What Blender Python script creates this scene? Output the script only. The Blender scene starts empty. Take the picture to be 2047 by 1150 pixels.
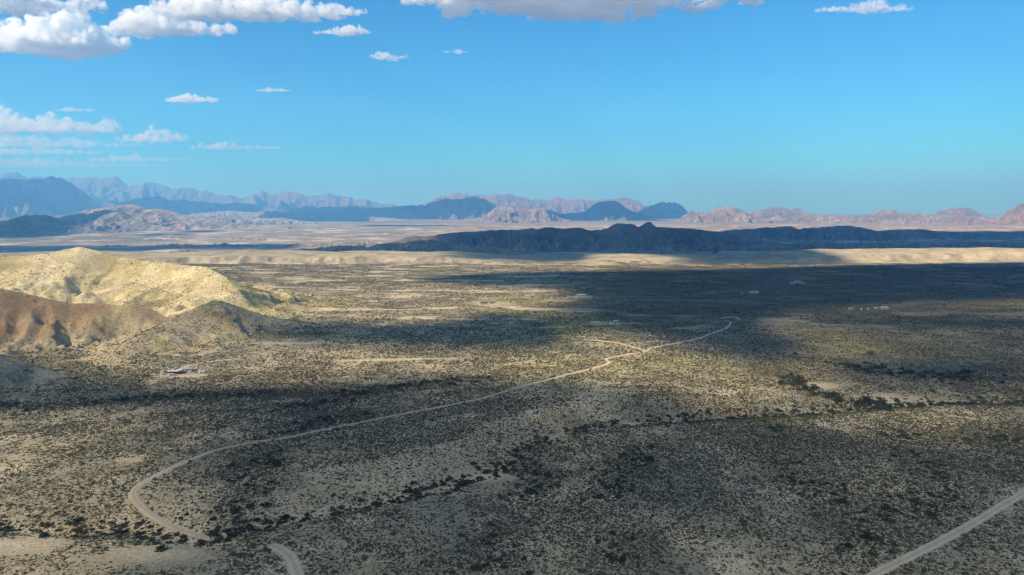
import bpy, math, random
import numpy as np
from mathutils import Vector

random.seed(7)
RNG = np.random.default_rng(7)
scene = bpy.context.scene
COL = scene.collection

# ---------------------------------------------------------------- camera
CAM_H = 120.0
F_PX = 1364.0                 # focal length in pixels of the 2047 px wide photograph
HORIZON = 425.0
PITCH = math.atan((575.0 - HORIZON) / F_PX)
cam_data = bpy.data.cameras.new('camera')
cam_data.sensor_width = 36.0
cam_data.lens = 36.0 * F_PX / 2047.0
cam_data.clip_start = 1.0
cam_data.clip_end = 200000.0
cam = bpy.data.objects.new('camera', cam_data)
COL.objects.link(cam)
cam.location = (0, 0, CAM_H)
cam.rotation_euler = (math.pi / 2 - PITCH, 0, 0)
scene.camera = cam

# ---------------------------------------------------------------- sky, sun, exposure
SUN_ELEV = math.radians(36.0)
SUN_AZ = math.radians(-132.0)          # clockwise from the viewing direction (+Y): behind and to the left
SUN_DIR = Vector((math.sin(SUN_AZ) * math.cos(SUN_ELEV), math.cos(SUN_AZ) * math.cos(SUN_ELEV), math.sin(SUN_ELEV)))
world = bpy.data.worlds.new('World')
scene.world = world
world.use_nodes = True
wn, wl = world.node_tree.nodes, world.node_tree.links
wn.clear()
sky = wn.new('ShaderNodeTexSky')
sky.sky_type = 'NISHITA'
sky.sun_disc = False
sky.sun_elevation = SUN_ELEV
sky.sun_rotation = SUN_AZ
sky.altitude = 900
sky.air_density = 1.0
sky.dust_density = 0.5
sky.ozone_density = 3.0
hsv = wn.new('ShaderNodeMix')                  # the photograph's deep cyan cast, over the whole sky alike
hsv.data_type = 'RGBA'; hsv.blend_type = 'MULTIPLY'; hsv.inputs[0].default_value = 1.0
hsv.inputs[7].default_value = (0.285, 0.91, 1.22, 1)
bg = wn.new('ShaderNodeBackground')
bg.inputs['Strength'].default_value = 0.112
wo = wn.new('ShaderNodeOutputWorld')
wl.new(sky.outputs[0], hsv.inputs[6])
wl.new(hsv.outputs[2], bg.inputs['Color'])
wl.new(bg.outputs[0], wo.inputs['Surface'])

sun_data = bpy.data.lights.new('sun', 'SUN')
sun_data.energy = 5.0
sun_data.angle = math.radians(0.53)
sun_data.color = (1.0, 0.91, 0.74)
sun = bpy.data.objects.new('sun', sun_data)
COL.objects.link(sun)
sun.rotation_euler = (-SUN_DIR).to_track_quat('-Z', 'Y').to_euler()
sun.location = (-3000, -3000, 6000)

scene.view_settings.view_transform = 'Standard'
scene.view_settings.look = 'None'
scene.view_settings.exposure = 0.42
scene.view_settings.gamma = 1.0
cy = scene.cycles
cy.max_bounces = 44
cy.diffuse_bounces = 2
cy.glossy_bounces = 1
cy.transmission_bounces = 2
cy.volume_bounces = 40
cy.transparent_max_bounces = 48
cy.use_denoising = True
cy.filter_width = 1.4
cy.caustics_reflective = False
cy.caustics_refractive = False


# ---------------------------------------------------------------- helpers: projection
def ray(px, py):
    """direction of a photograph pixel, scaled so that its forward (Y) component is 1"""
    u = (px - 1023.5) / F_PX
    v = (575.0 - py) / F_PX
    c, s = math.cos(PITCH), math.sin(PITCH)
    fy = c + v * s
    fz = -s + v * c
    return u / fy, 1.0, fz / fy


def at_depth(px, py, d):
    r = ray(px, py)
    return (r[0] * d, d, CAM_H + r[2] * d)


def on_flat(px, py, z=0.0):
    r = ray(px, py)
    t = (z - CAM_H) / r[2]
    return (r[0] * t, t)


# ---------------------------------------------------------------- helpers: noise
_perm = np.random.default_rng(11).permutation(512).astype(np.int64)
_perm = np.concatenate([_perm, _perm])
_ga = np.random.default_rng(12).uniform(0, 2 * np.pi, 512)
_gx, _gy = np.cos(_ga), np.sin(_ga)
_g3 = np.random.default_rng(13).normal(size=(512, 3))
_g3 /= np.linalg.norm(_g3, axis=1)[:, None]


def perlin(x, y):
    xi = np.floor(x).astype(np.int64); yi = np.floor(y).astype(np.int64)
    xf = x - xi; yf = y - yi
    xi &= 511; yi &= 511
    u = xf * xf * xf * (xf * (xf * 6 - 15) + 10)
    v = yf * yf * yf * (yf * (yf * 6 - 15) + 10)

    def g(ix, iy, dx, dy):
        h = _perm[_perm[ix & 511] + (iy & 511)]
        return _gx[h] * dx + _gy[h] * dy
    a = g(xi, yi, xf, yf); b = g(xi + 1, yi, xf - 1, yf)
    c = g(xi, yi + 1, xf, yf - 1); d = g(xi + 1, yi + 1, xf - 1, yf - 1)
    return ((a + u * (b - a)) * (1 - v) + (c + u * (d - c)) * v) * 1.5


def perlin3(p):
    i = np.floor(p).astype(np.int64)
    f = p - i
    w = f * f * f * (f * (f * 6 - 15) + 10)
    out = 0
    for dx in (0, 1):
        for dy in (0, 1):
            for dz in (0, 1):
                h = _perm[_perm[(_perm[(i[:, 0] + dx) & 511] + i[:, 1] + dy) & 511] + ((i[:, 2] + dz) & 511)]
                dot = _g3[h, 0] * (f[:, 0] - dx) + _g3[h, 1] * (f[:, 1] - dy) + _g3[h, 2] * (f[:, 2] - dz)
                out = out + dot * (w[:, 0] if dx else 1 - w[:, 0]) * (w[:, 1] if dy else 1 - w[:, 1]) * (w[:, 2] if dz else 1 - w[:, 2])
    return out * 1.5


def fbm(x, y, s, o=4, seed=0.0, gain=0.5):
    r = 0; a = 1.0; t = 0; k = 1.0 / s
    for i in range(o):
        r = r + a * perlin(x * k + 17.3 * i + seed * 7.7, y * k - 9.1 * i + seed * 3.1)
        t += a; a *= gain; k *= 2.03
    return r / t


def ridged(x, y, s, o=4, seed=0.0):
    r = 0; a = 1.0; t = 0; k = 1.0 / s
    for i in range(o):
        r = r + a * (1 - np.abs(perlin(x * k + 31.7 * i + seed * 5.3, y * k + 11.9 * i + seed * 8.1)) * 1.8)
        t += a; a *= 0.5; k *= 2.1
    return r / t


def sstep(a, b, x):
    t = np.clip((x - a) / (b - a), 0, 1)
    return t * t * (3 - 2 * t)


def poly_dist(x, y, pts):
    """distance to a polyline, signed side (+ left of travel) and parameter index"""
    best = np.full(x.shape, 1e12); par = np.zeros(x.shape); side = np.zeros(x.shape)
    for i in range(len(pts) - 1):
        ax, ay = pts[i][:2]; bx, by = pts[i + 1][:2]
        dx, dy = bx - ax, by - ay
        L2 = dx * dx + dy * dy + 1e-9
        t = np.clip(((x - ax) * dx + (y - ay) * dy) / L2, 0, 1)
        d = np.hypot(x - ax - t * dx, y - ay - t * dy)
        m = d < best
        best = np.where(m, d, best); par = np.where(m, i + t, par)
        side = np.where(m, np.sign(dx * (y - ay) - dy * (x - ax)), side)
    return best, side, par


def poly_sd(x, y, pts):
    """signed distance to a closed polygon, positive inside"""
    d, _, _ = poly_dist(x, y, list(pts) + [pts[0]])
    inside = np.zeros(x.shape, bool)
    n = len(pts)
    for i in range(n):
        ax, ay = pts[i]; bx, by = pts[(i + 1) % n]
        c = ((ay > y) != (by > y)) & (x < (bx - ax) * (y - ay) / (by - ay + 1e-12) + ax)
        inside ^= c
    return np.where(inside, d, -d)


# ---------------------------------------------------------------- helpers: meshes
def grid_mesh(name, X, Y, Z, tint=None, wrap=False):
    """a height field grid (rows x columns) as one mesh with an optional colour attribute"""
    n, m = X.shape
    co = np.stack([X, Y, Z], -1).reshape(-1, 3).astype(np.float32)
    idx = np.arange(n * m).reshape(n, m)
    if wrap:
        nx = np.roll(idx, -1, axis=1)
        q = np.stack([idx[:-1], nx[:-1], nx[1:], idx[1:]], -1).reshape(-1, 4)
    else:
        q = np.stack([idx[:-1, :-1], idx[:-1, 1:], idx[1:, 1:], idx[1:, :-1]], -1).reshape(-1, 4)
    return raw_mesh(name, co, q, tint)


def raw_mesh(name, co, faces, tint=None, smooth=True):
    me = bpy.data.meshes.new(name)
    k = faces.shape[1]
    me.vertices.add(len(co)); me.vertices.foreach_set('co', np.asarray(co, np.float32).ravel())
    me.loops.add(faces.size); me.loops.foreach_set('vertex_index', faces.astype(np.int32).ravel())
    me.polygons.add(len(faces))
    me.polygons.foreach_set('loop_start', np.arange(0, faces.size, k, dtype=np.int32))
    me.polygons.foreach_set('loop_total', np.full(len(faces), k, np.int32))
    me.update(calc_edges=True)
    if smooth:
        me.shade_smooth()
    if tint is not None:
        a = me.attributes.new('tint', 'FLOAT_COLOR', 'POINT')
        t = np.concatenate([tint.reshape(-1, 3), np.ones((len(co), 1))], 1).astype(np.float32)
        a.data.foreach_set('color', t.ravel())
    return me


def link(name, me, mat=None, parent=None):
    o = bpy.data.objects.new(name, me)
    COL.objects.link(o)
    if mat is not None:
        me.materials.clear(); me.materials.append(mat)
    if parent is not None:
        o.parent = parent
    return o


def tag(o, label=None, cat=None, group=None, kind=None):
    for k, v in (('label', label), ('category', cat), ('group', group), ('kind', kind)):
        if v:
            o[k] = v
    return o


def mix3(a, b, t):
    return np.asarray(a) * (1 - t[..., None]) + np.asarray(b) * t[..., None]


# ---------------------------------------------------------------- materials
def new_mat(name):
    m = bpy.data.materials.new(name)
    m.use_nodes = True
    n = m.node_tree.nodes; n.clear()
    return m, n, m.node_tree.links


def terrain_mat(name, scales=(3.0, 40.0), speck=None, speck_col=(0.07, 0.07, 0.04), bump=0.3, contrast=0.5, speck_at=(0.54, 0.6)):
    """ground colour from the mesh's own rock and soil map, broken up by two noises; distant scrub as specks"""
    m, n, l = new_mat(name)
    geo = n.new('ShaderNodeNewGeometry')
    at = n.new('ShaderNodeAttribute'); at.attribute_name = 'tint'
    col = at.outputs['Color']
    h = None
    for s in scales:
        nz = n.new('ShaderNodeTexNoise'); nz.inputs['Scale'].default_value = 1.0 / s; nz.inputs['Detail'].default_value = 6
        nz.inputs['Roughness'].default_value = 0.6
        l.new(geo.outputs['Position'], nz.inputs['Vector'])
        mr = n.new('ShaderNodeMapRange'); mr.inputs[1].default_value = 0.3; mr.inputs[2].default_value = 0.7
        mr.inputs[3].default_value = 1 - contrast * 0.5; mr.inputs[4].default_value = 1 + contrast * 0.4
        l.new(nz.outputs[0], mr.inputs[0])
        mx = n.new('ShaderNodeMix'); mx.data_type = 'RGBA'; mx.blend_type = 'MULTIPLY'; mx.inputs[0].default_value = 1
        l.new(col, mx.inputs[6]); l.new(mr.outputs[0], mx.inputs[7])
        col = mx.outputs[2]; h = nz.outputs[0] if h is None else h
    if speck:
        vo = n.new('ShaderNodeTexNoise'); vo.inputs['Scale'].default_value = 1.0 / speck; vo.inputs['Detail'].default_value = 3
        vo.inputs['Roughness'].default_value = 0.7
        l.new(geo.outputs['Position'], vo.inputs['Vector'])
        mr = n.new('ShaderNodeMapRange'); mr.inputs[1].default_value = speck_at[0]; mr.inputs[2].default_value = speck_at[1]
        mr.inputs[3].default_value = 0; mr.inputs[4].default_value = 0.85
        l.new(vo.outputs[0], mr.inputs[0])
        mx = n.new('ShaderNodeMix'); mx.data_type = 'RGBA'
        l.new(mr.outputs[0], mx.inputs[0]); l.new(col, mx.inputs[6]); mx.inputs[7].default_value = (*speck_col, 1)
        col = mx.outputs[2]
    bs = n.new('ShaderNodeBsdfDiffuse'); bs.inputs['Roughness'].default_value = 0.6
    l.new(col, bs.inputs['Color'])
    if bump:
        bp = n.new('ShaderNodeBump'); bp.inputs['Strength'].default_value = bump; bp.inputs['Distance'].default_value = scales[0] * 0.3
        l.new(h, bp.inputs['Height']); l.new(bp.outputs[0], bs.inputs['Normal'])
    o = n.new('ShaderNodeOutputMaterial'); l.new(bs.outputs[0], o.inputs['Surface'])
    return m


def plain_mat(name, rgb, rough=0.7, metal=0.0, var=0.15, scale=1.5):
    m, n, l = new_mat(name)
    geo = n.new('ShaderNodeNewGeometry')
    nz = n.new('ShaderNodeTexNoise'); nz.inputs['Scale'].default_value = scale; nz.inputs['Detail'].default_value = 4
    l.new(geo.outputs['Position'], nz.inputs['Vector'])
    mr = n.new('ShaderNodeMapRange'); mr.inputs[3].default_value = 1 - var; mr.inputs[4].default_value = 1 + var
    l.new(nz.outputs[0], mr.inputs[0])
    mx = n.new('ShaderNodeMix'); mx.data_type = 'RGBA'; mx.blend_type = 'MULTIPLY'; mx.inputs[0].default_value = 1
    mx.inputs[6].default_value = (*rgb, 1); l.new(mr.outputs[0], mx.inputs[7])
    bs = n.new('ShaderNodeBsdfPrincipled'); bs.inputs['Roughness'].default_value = rough; bs.inputs['Metallic'].default_value = metal
    l.new(mx.outputs[2], bs.inputs['Base Color'])
    o = n.new('ShaderNodeOutputMaterial'); l.new(bs.outputs[0], o.inputs['Surface'])
    return m


def foliage_mat(name, cols):
    m, n, l = new_mat(name)
    oi = n.new('ShaderNodeObjectInfo')
    cr = n.new('ShaderNodeValToRGB'); cr.color_ramp.interpolation = 'LINEAR'
    e = cr.color_ramp.elements
    while len(e) < len(cols):
        e.new(0.5)
    for i, c in enumerate(cols):
        e[i].position = i / (len(cols) - 1); e[i].color = (*c, 1)
    l.new(oi.outputs['Random'], cr.inputs[0])
    d = n.new('ShaderNodeBsdfDiffuse'); t = n.new('ShaderNodeBsdfTranslucent')
    l.new(cr.outputs[0], d.inputs['Color']); l.new(cr.outputs[0], t.inputs['Color'])
    mx = n.new('ShaderNodeMixShader'); mx.inputs[0].default_value = 0.2
    l.new(d.outputs[0], mx.inputs[1]); l.new(t.outputs[0], mx.inputs[2])
    o = n.new('ShaderNodeOutputMaterial'); l.new(mx.outputs[0], o.inputs['Surface'])
    return m


def cloud_mat(name, density, albedo=0.985, aniso=0.0, grain=None):
    """water vapour that scatters light; grain is the size in metres of its billows"""
    m, n, l = new_mat(name)
    v = n.new('ShaderNodeVolumePrincipled')
    v.inputs['Color'].default_value = (albedo, albedo, albedo, 1)
    v.inputs['Density'].default_value = density
    v.inputs['Anisotropy'].default_value = aniso
    if grain:
        tc = n.new('ShaderNodeTexCoord')
        nz = n.new('ShaderNodeTexNoise'); nz.inputs['Scale'].default_value = 1.0 / grain; nz.inputs['Detail'].default_value = 3; nz.inputs['Roughness'].default_value = 0.6
        l.new(tc.outputs['Object'], nz.inputs['Vector'])
        mr = n.new('ShaderNodeMapRange'); mr.inputs[1].default_value = 0.42; mr.inputs[2].default_value = 0.66
        mr.inputs[3].default_value = 0.0; mr.inputs[4].default_value = density * 2.6
        l.new(nz.outputs[0], mr.inputs[0]); l.new(mr.outputs[0], v.inputs['Density'])
        m.cycles.volume_step_rate = 0.35
    o = n.new('ShaderNodeOutputMaterial'); l.new(v.outputs[0], o.inputs['Volume'])
    return m


# ---------------------------------------------------------------- the land: shape
PX = lambda pts: [on_flat(*p) for p in pts]
WASH = PX([(-200, 1030), (0, 1040), (120, 1052), (260, 1047), (400, 1066), (520, 1042), (680, 1008), (800, 988), (900, 963), (1020, 925),
           (1060, 892), (1120, 864), (1200, 847), (1280, 839), (1420, 829), (1560, 823), (1700, 812), (1850, 800), (2047, 800), (2300, 795)])
WASH_R = PX([(1560, 745), (1590, 765), (1650, 790), (1730, 806), (1800, 803)])
WASH_R2 = PX([(1600, 715), (1680, 722), (1740, 742), (1790, 748), (1900, 752), (2047, 760)])
DRAINS = [PX(p) for p in (
    [(1020, 925), (1080, 950), (1060, 1010), (1020, 1065), (990, 1150)],
    [(1560, 850), (1575, 890), (1592, 940), (1640, 1000)],
    [(1800, 850), (1835, 905), (1872, 1000), (1760, 1050), (1700, 1120)],
    [(1280, 900), (1235, 960), (1195, 1035), (1230, 1130)],
    [(640, 860), (560, 900), (510, 955), (470, 1040)],
    [(2047, 870), (1960, 880), (1860, 870)],
    [(-100, 800), (60, 815), (250, 800), (520, 790), (700, 800), (860, 780), (1000, 770)],
    [(700, 850), (640, 870), (600, 830), (740, 800)])]


def wash_depth(x, y):
    d, side, _ = poly_dist(x, y, WASH)
    bank = 5.5 * sstep(4, 30, d * side) * (1 - sstep(90, 260, d)) * sstep(-220, -120, x) * (1 - sstep(80, 200, x))
    return -2.6 * np.exp(-(d / 9.0) ** 2) + bank


def scarp_line(x):
    return 1600 + 120 * sstep(350, 1100, x) + 60 * fbm(x, x * 0, 420, 3, 3.0) + 26 * fbm(x, x * 0, 90, 3, 4.0)


def scarp_top(x):
    left = 12 - 8.5 * sstep(-230, -60, x)
    return np.maximum(left + 13 * sstep(450, 1000, x) + 9 * fbm(x, x * 0, 190, 4, 5.0), 0.5)


def ground_z(x, y):
    r = np.hypot(x, y)
    z = 1.3 * fbm(x, y, 95, 4, 1.0) * (1 - sstep(1200, 1700, y))
    z = z + wash_depth(x, y) * (y > -50) * (1 - sstep(700, 800, y))
    ys = scarp_line(x); top = scarp_top(x)
    g = 17 * ridged(x, y * 0.3, 95, 4, 2.0) + 13 * ridged(x, y * 0.4, 29, 4, 2.5)
    t = sstep(0, 1, (y - ys + g * 1.6 - 10) / 44.0)
    z = z + top * t * (0.8 + 0.2 * sstep(0.5, 1.0, t))
    z = z - (top + 24) * sstep(ys + 230, 2450, y)
    z = z + 24 * sstep(2900, 4800, y) + (top * 0) + 14 * sstep(6000, 20000, y)
    far = sstep(1900, 3200, y)
    z = z + far * (7 * fbm(x, y, 520, 4, 6.0) + 5 * (ridged(x, y, 240, 3, 7.0) - 0.6)) * (1 - 0.7 * sstep(6000, 12000, y))
    z = z + 3.0 * np.exp(-(((x - 215) / 62.0) ** 2 + ((y - 1560) / 28.0) ** 2)) * 3.2
    return z


# near hills: each a crest polyline (x, y, height) with its own front and back reach
def crest3(pts):
    return [at_depth(px, py, d) for px, py, d in pts]


HILLS = {
    'pale': dict(c=crest3([(-260, 520, 860), (-60, 513, 875), (0, 513, 880), (60, 510, 885), (100, 506, 890), (130, 498, 895), (160, 493, 900), (190, 500, 905), (240, 513, 910),
                           (270, 518, 905), (320, 524, 890), (370, 530, 870), (412, 533, 850), (428, 542, 840), (448, 553, 825), (475, 578, 800), (505, 615, 790)]),
                 w=205, p=1.35, noise=10, sc=75),
    'apron': dict(c=crest3([(425, 550, 850), (470, 566, 860), (530, 580, 880), (610, 592, 910), (720, 590, 985)]), w=190, p=1.7, noise=2, sc=60),
    'brown': dict(c=crest3([(-300, 545, 600), (-80, 562, 615), (0, 576, 625), (40, 584, 632), (100, 598, 640), (140, 606, 648), (200, 606, 655), (235, 610, 660), (272, 606, 662), (300, 616, 662), (335, 637, 660)]),
                  w=92, p=1.15, noise=5, sc=42),
    'peak': dict(c=crest3([(170, 742, 522), (220, 712, 545), (280, 672, 590), (335, 643, 640), (385, 618, 675), (428, 600, 700), (445, 602, 705), (475, 612, 712), (530, 631, 718), (600, 645, 722), (680, 655, 720)]),
                 w=118, p=1.5, noise=4, sc=40),
    'edge': dict(c=crest3([(-420, 590, 440), (-200, 645, 455), (-60, 690, 470), (0, 708, 478), (60, 728, 486), (130, 750, 495)]),
                 w=85, p=1.4, noise=3, sc=40),
}


def hill_z(k, x, y):
    h = HILLS[k]
    d, side, par = poly_dist(x, y, h['c'])
    zc = np.interp(par, np.arange(len(h['c'])), [p[2] for p in h['c']])
    w = h['w'] * (0.45 + 0.55 * np.clip(zc / max(p[2] for p in h['c']), 0, 1))
    u = d / w
    gul = ridged(x, y, h['sc'], 4, 9.0 + len(k))
    u2 = u * (1.2 - 0.75 * (gul - 0.5) * sstep(0.03, 0.5, u))
    f = np.clip(1 - u2, -0.4, 1)
    prof = np.sign(f) * np.abs(f) ** h['p']
    z = (zc + 1.5) * prof - 1.5 + h['noise'] * 0.22 * fbm(x, y, h['sc'] * 0.5, 4, 2.2) * sstep(0.02, 0.3, u) * (f > 0)
    if k != 'apron':
        z = z - h['noise'] * 0.55 * np.clip(0.85 - gul, 0, 1) * sstep(0.04, 0.3, u) * (f > 0)
    if k == 'pale':                                   # a band of rimrock under the crest
        rim = 4.5 * sstep(0.10, 0.13, u2 + 0.03 * fbm(x, y, 20, 3, 5.5)) * (1 - sstep(0.13, 0.5, u2))
        z = z - rim * (zc > 45)
    return z


def land_z(x, y):
    z = ground_z(x, y)
    near = (x < 60) & (y > 330) & (y < 1250)
    if near.any():
        xs, ys_ = x[near], y[near]
        zz = z[near]
        for k in HILLS:
            zz = np.maximum(zz, hill_z(k, xs, ys_))
        z = z.copy(); z[near] = zz
    return z


# ---------------------------------------------------------------- the land: soil colours
SAND = (0.395, 0.33, 0.215); PALE = (0.54, 0.445, 0.305); GRAVEL = (0.275, 0.245, 0.175); GRASS = (0.31, 0.275, 0.11)
CREAM = (0.66, 0.55, 0.335); BROWN = (0.33, 0.225, 0.13); MAUVE = (0.30, 0.235, 0.205); WHITE_CLAY = (0.60, 0.52, 0.42)


BARE = [(*on_flat(60, 1088), 15, 7), (*on_flat(320, 1108), 20, 6), (*on_flat(1790, 797), 26, 13), (*on_flat(965, 946), 17, 8), (*on_flat(1640, 772), 16, 10), (*on_flat(790, 722), 45, 5), (*on_flat(560, 686), 35, 6),
        (*on_flat(362, 750), 20, 7), (*on_flat(976, 608), 20, 12), (*on_flat(1162, 593), 18, 14), (*on_flat(1210, 648), 16, 6)]


def soil(x, y, z):
    t = mix3(SAND, GRAVEL, sstep(-0.25, 0.35, fbm(x, y, 60, 4, 21)))
    t = mix3(t, PALE, sstep(0.1, 0.4, fbm(x, y, 34, 4, 22)) * 0.8)
    yg = sstep(-0.05, 0.35, fbm(x, y * 2, 260, 4, 23)) * sstep(420, 600, y) * (1 - sstep(1300, 1600, y))
    t = mix3(t, GRASS, yg * 0.85)
    stripes = sstep(0.12, 0.3, fbm(x * 0.35, y, 40, 4, 24)) * sstep(600, 800, y)
    t = mix3(t, PALE, stripes * 0.9)
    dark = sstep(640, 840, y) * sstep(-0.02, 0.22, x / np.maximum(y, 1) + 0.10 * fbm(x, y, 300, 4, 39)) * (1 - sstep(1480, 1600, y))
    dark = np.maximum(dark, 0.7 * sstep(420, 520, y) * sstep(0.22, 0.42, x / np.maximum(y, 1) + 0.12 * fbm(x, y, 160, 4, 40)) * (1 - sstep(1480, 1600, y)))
    t = mix3(t, (0.14, 0.12, 0.07), dark * 0.85)  # dark scrub soil, also darkened to deepen the cloud shade over the right plain
    for bx0, by0, rx, ry in BARE:
        t = mix3(t, PALE, 0.85 * np.exp(-(((x - bx0) / rx) ** 2 + ((y - by0) / ry) ** 2)))
    d, side, _ = poly_dist(x, y, WASH)
    bank = (d * side > 2) & (d < 34) & (x > -160) & (x < 60)
    t = np.where(bank[..., None], mix3(t, PALE, np.full(x.shape, 0.45)), t)
    t = mix3(t, PALE, np.exp(-(d / 5.0) ** 2) * 0.6 * (1 - sstep(40, 110, x)))
    t = mix3(t, BROWN, np.exp(-(((x - 30) / 9) ** 2 + ((y - 383) / 5) ** 2)) * 0.9)
    ys = scarp_line(x)
    sc = sstep(-12, 10, y - ys) * (1 - sstep(70, 170, y - ys))
    strat = 0.5 + 0.5 * np.sin(z * 1.6 + 2 * fbm(x, y, 120, 3, 25))
    patch = 0.35 + 0.65 * sstep(-0.25, 0.25, fbm(x, y, 230, 4, 29))
    face = mix3(mix3((0.46, 0.37, 0.24), WHITE_CLAY, strat * 0.35), (0.32, 0.26, 0.18), sstep(0.0, 0.3, fbm(x, y * 0.4, 45, 4, 30)))
    t = mix3(t, face, sc * patch)
    far = sstep(1900, 2300, y)
    ft = mix3((0.33, 0.27, 0.22), (0.22, 0.20, 0.15), sstep(-0.2, 0.3, fbm(x, y * 1.5, 900, 5, 26)))
    ft = mix3(ft, WHITE_CLAY, sstep(0.08, 0.3, fbm(x, y * 1.6, 220, 5, 27)) * (1 - sstep(5500, 8000, y)))
    ft = mix3(ft, (0.17, 0.19, 0.13), sstep(-0.1, 0.3, fbm(x, y * 2, 2200, 4, 28)) * sstep(5500, 9000, y) * 0.8)
    return mix3(t, ft, far)


def hill_soil(k, x, y, z):
    if k == 'pale':
        t = mix3(CREAM, (0.52, 0.425, 0.21), sstep(-0.2, 0.3, fbm(x, y, 70, 4, 31)))
        t = mix3(t, (0.74, 0.62, 0.40), sstep(0.15, 0.35, fbm(x, y, 30, 4, 32)) * 0.7)
    elif k == 'brown':
        t = mix3(BROWN, (0.42, 0.34, 0.20), sstep(-0.25, 0.45, fbm(x, y, 30, 5, 33) + (x + 400) / 150.0))
        t = mix3(t, (0.42, 0.33, 0.22), sstep(0.1, 0.4, fbm(x, y * 0.35, 13, 4, 42)) * 0.6)
        t = mix3(t, (0.24, 0.175, 0.115), sstep(0.12, 0.4, fbm(x, y * 0.35, 17, 4, 43)) * 0.6)
        t = mix3(t, (0.43, 0.36, 0.24), sstep(16, 4, z + 9 * fbm(x, y, 24, 4, 34)))
    elif k == 'peak':
        t = mix3((0.47, 0.38, 0.235), (0.33, 0.23, 0.13), sstep(0.02, 0.25, fbm(x, y, 34, 4, 35)) * sstep(8, 18, z))
        t = mix3(t, (0.36, 0.31, 0.14), sstep(0.05, 0.3, fbm(x, y, 26, 3, 36)) * 0.6)
    elif k == 'apron':
        t = mix3((0.47, 0.39, 0.22), (0.33, 0.28, 0.13), sstep(-0.1, 0.25, fbm(x * 0.4, y, 22, 4, 38)))
    else:
        t = mix3((0.44, 0.36, 0.25), GRAVEL, sstep(-0.1, 0.3, fbm(x, y, 30, 4, 37)))
    return t


# ---------------------------------------------------------------- ground sheet
M_GROUND = terrain_mat('desert_soil', (1.6, 30.0), speck=1.3, speck_col=(0.10, 0.095, 0.06), bump=0.25, speck_at=(0.56, 0.64))
az = np.concatenate([np.radians(np.linspace(-46, 46, 660)), np.radians(np.linspace(46, 314, 92)[1:-1])])
rad = 140 * np.exp(np.arange(0, 5.75, 0.0082))
rad = np.concatenate([[0.5, 30, 70, 110], rad[rad < 1500], np.arange(1500, 2250, 5.0), rad[rad > 2252], [40000]])
A, R = np.meshgrid(az, rad)
gx, gy = np.sin(A) * R, np.cos(A) * R
gz = ground_z(gx, gy)
link('ground', grid_mesh('ground', gx, gy, gz, soil(gx, gy, gz), wrap=True), M_GROUND)['kind'] = 'structure'

# ---------------------------------------------------------------- near hills
M_HILL = terrain_mat('hill_soil', (2.0, 22.0), speck=2.4, speck_col=(0.12, 0.10, 0.055), bump=0.5, speck_at=(0.58, 0.66))
for k, nm, lab in (('pale', 'hill', 'tall sunlit cream hill with a rimrock crest at the left'),
                   ('brown', 'hill', 'bare brown clay hill in front of the cream hill'),
                   ('apron', 'slope', 'gentle scrubby slope falling from the cream hill to the plain'),
                   ('peak', 'hill', 'small pointed hill whose ridge runs down toward the homestead'),
                   ('edge', 'hill', 'shaded slope rising at the left edge of the picture')):
    c = np.array(HILLS[k]['c']); w = HILLS[k]['w'] * 1.25
    x0, x1, y0, y1 = c[:, 0].min() - w * 0.6, c[:, 0].max() + w * 0.5, c[:, 1].min() - w, c[:, 1].max() + w
    st = 2.2 if k == 'pale' else 1.5
    hx, hy = np.meshgrid(np.arange(x0, x1, st), np.arange(y0, y1, st))
    hz = hill_z(k, hx, hy)
    tag(link(nm, grid_mesh(nm, hx, hy, np.maximum(hz, -9), hill_soil(k, hx, hy, hz)), M_HILL), lab, kind='structure')

# ---------------------------------------------------------------- far ridges, buttes and mountains
ROCK = terrain_mat('mountain_rock', (60.0, 420.0), speck=26.0, speck_col=(0.13, 0.12, 0.09), bump=0.6, contrast=0.6, speck_at=(0.5, 0.62))
DARK_ROCK = terrain_mat('dark_ridge_rock', (14.0, 120.0), speck=7.0, speck_col=(0.07, 0.065, 0.05), bump=0.6, contrast=0.6, speck_at=(0.48, 0.62))
RIDGES = []


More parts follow.
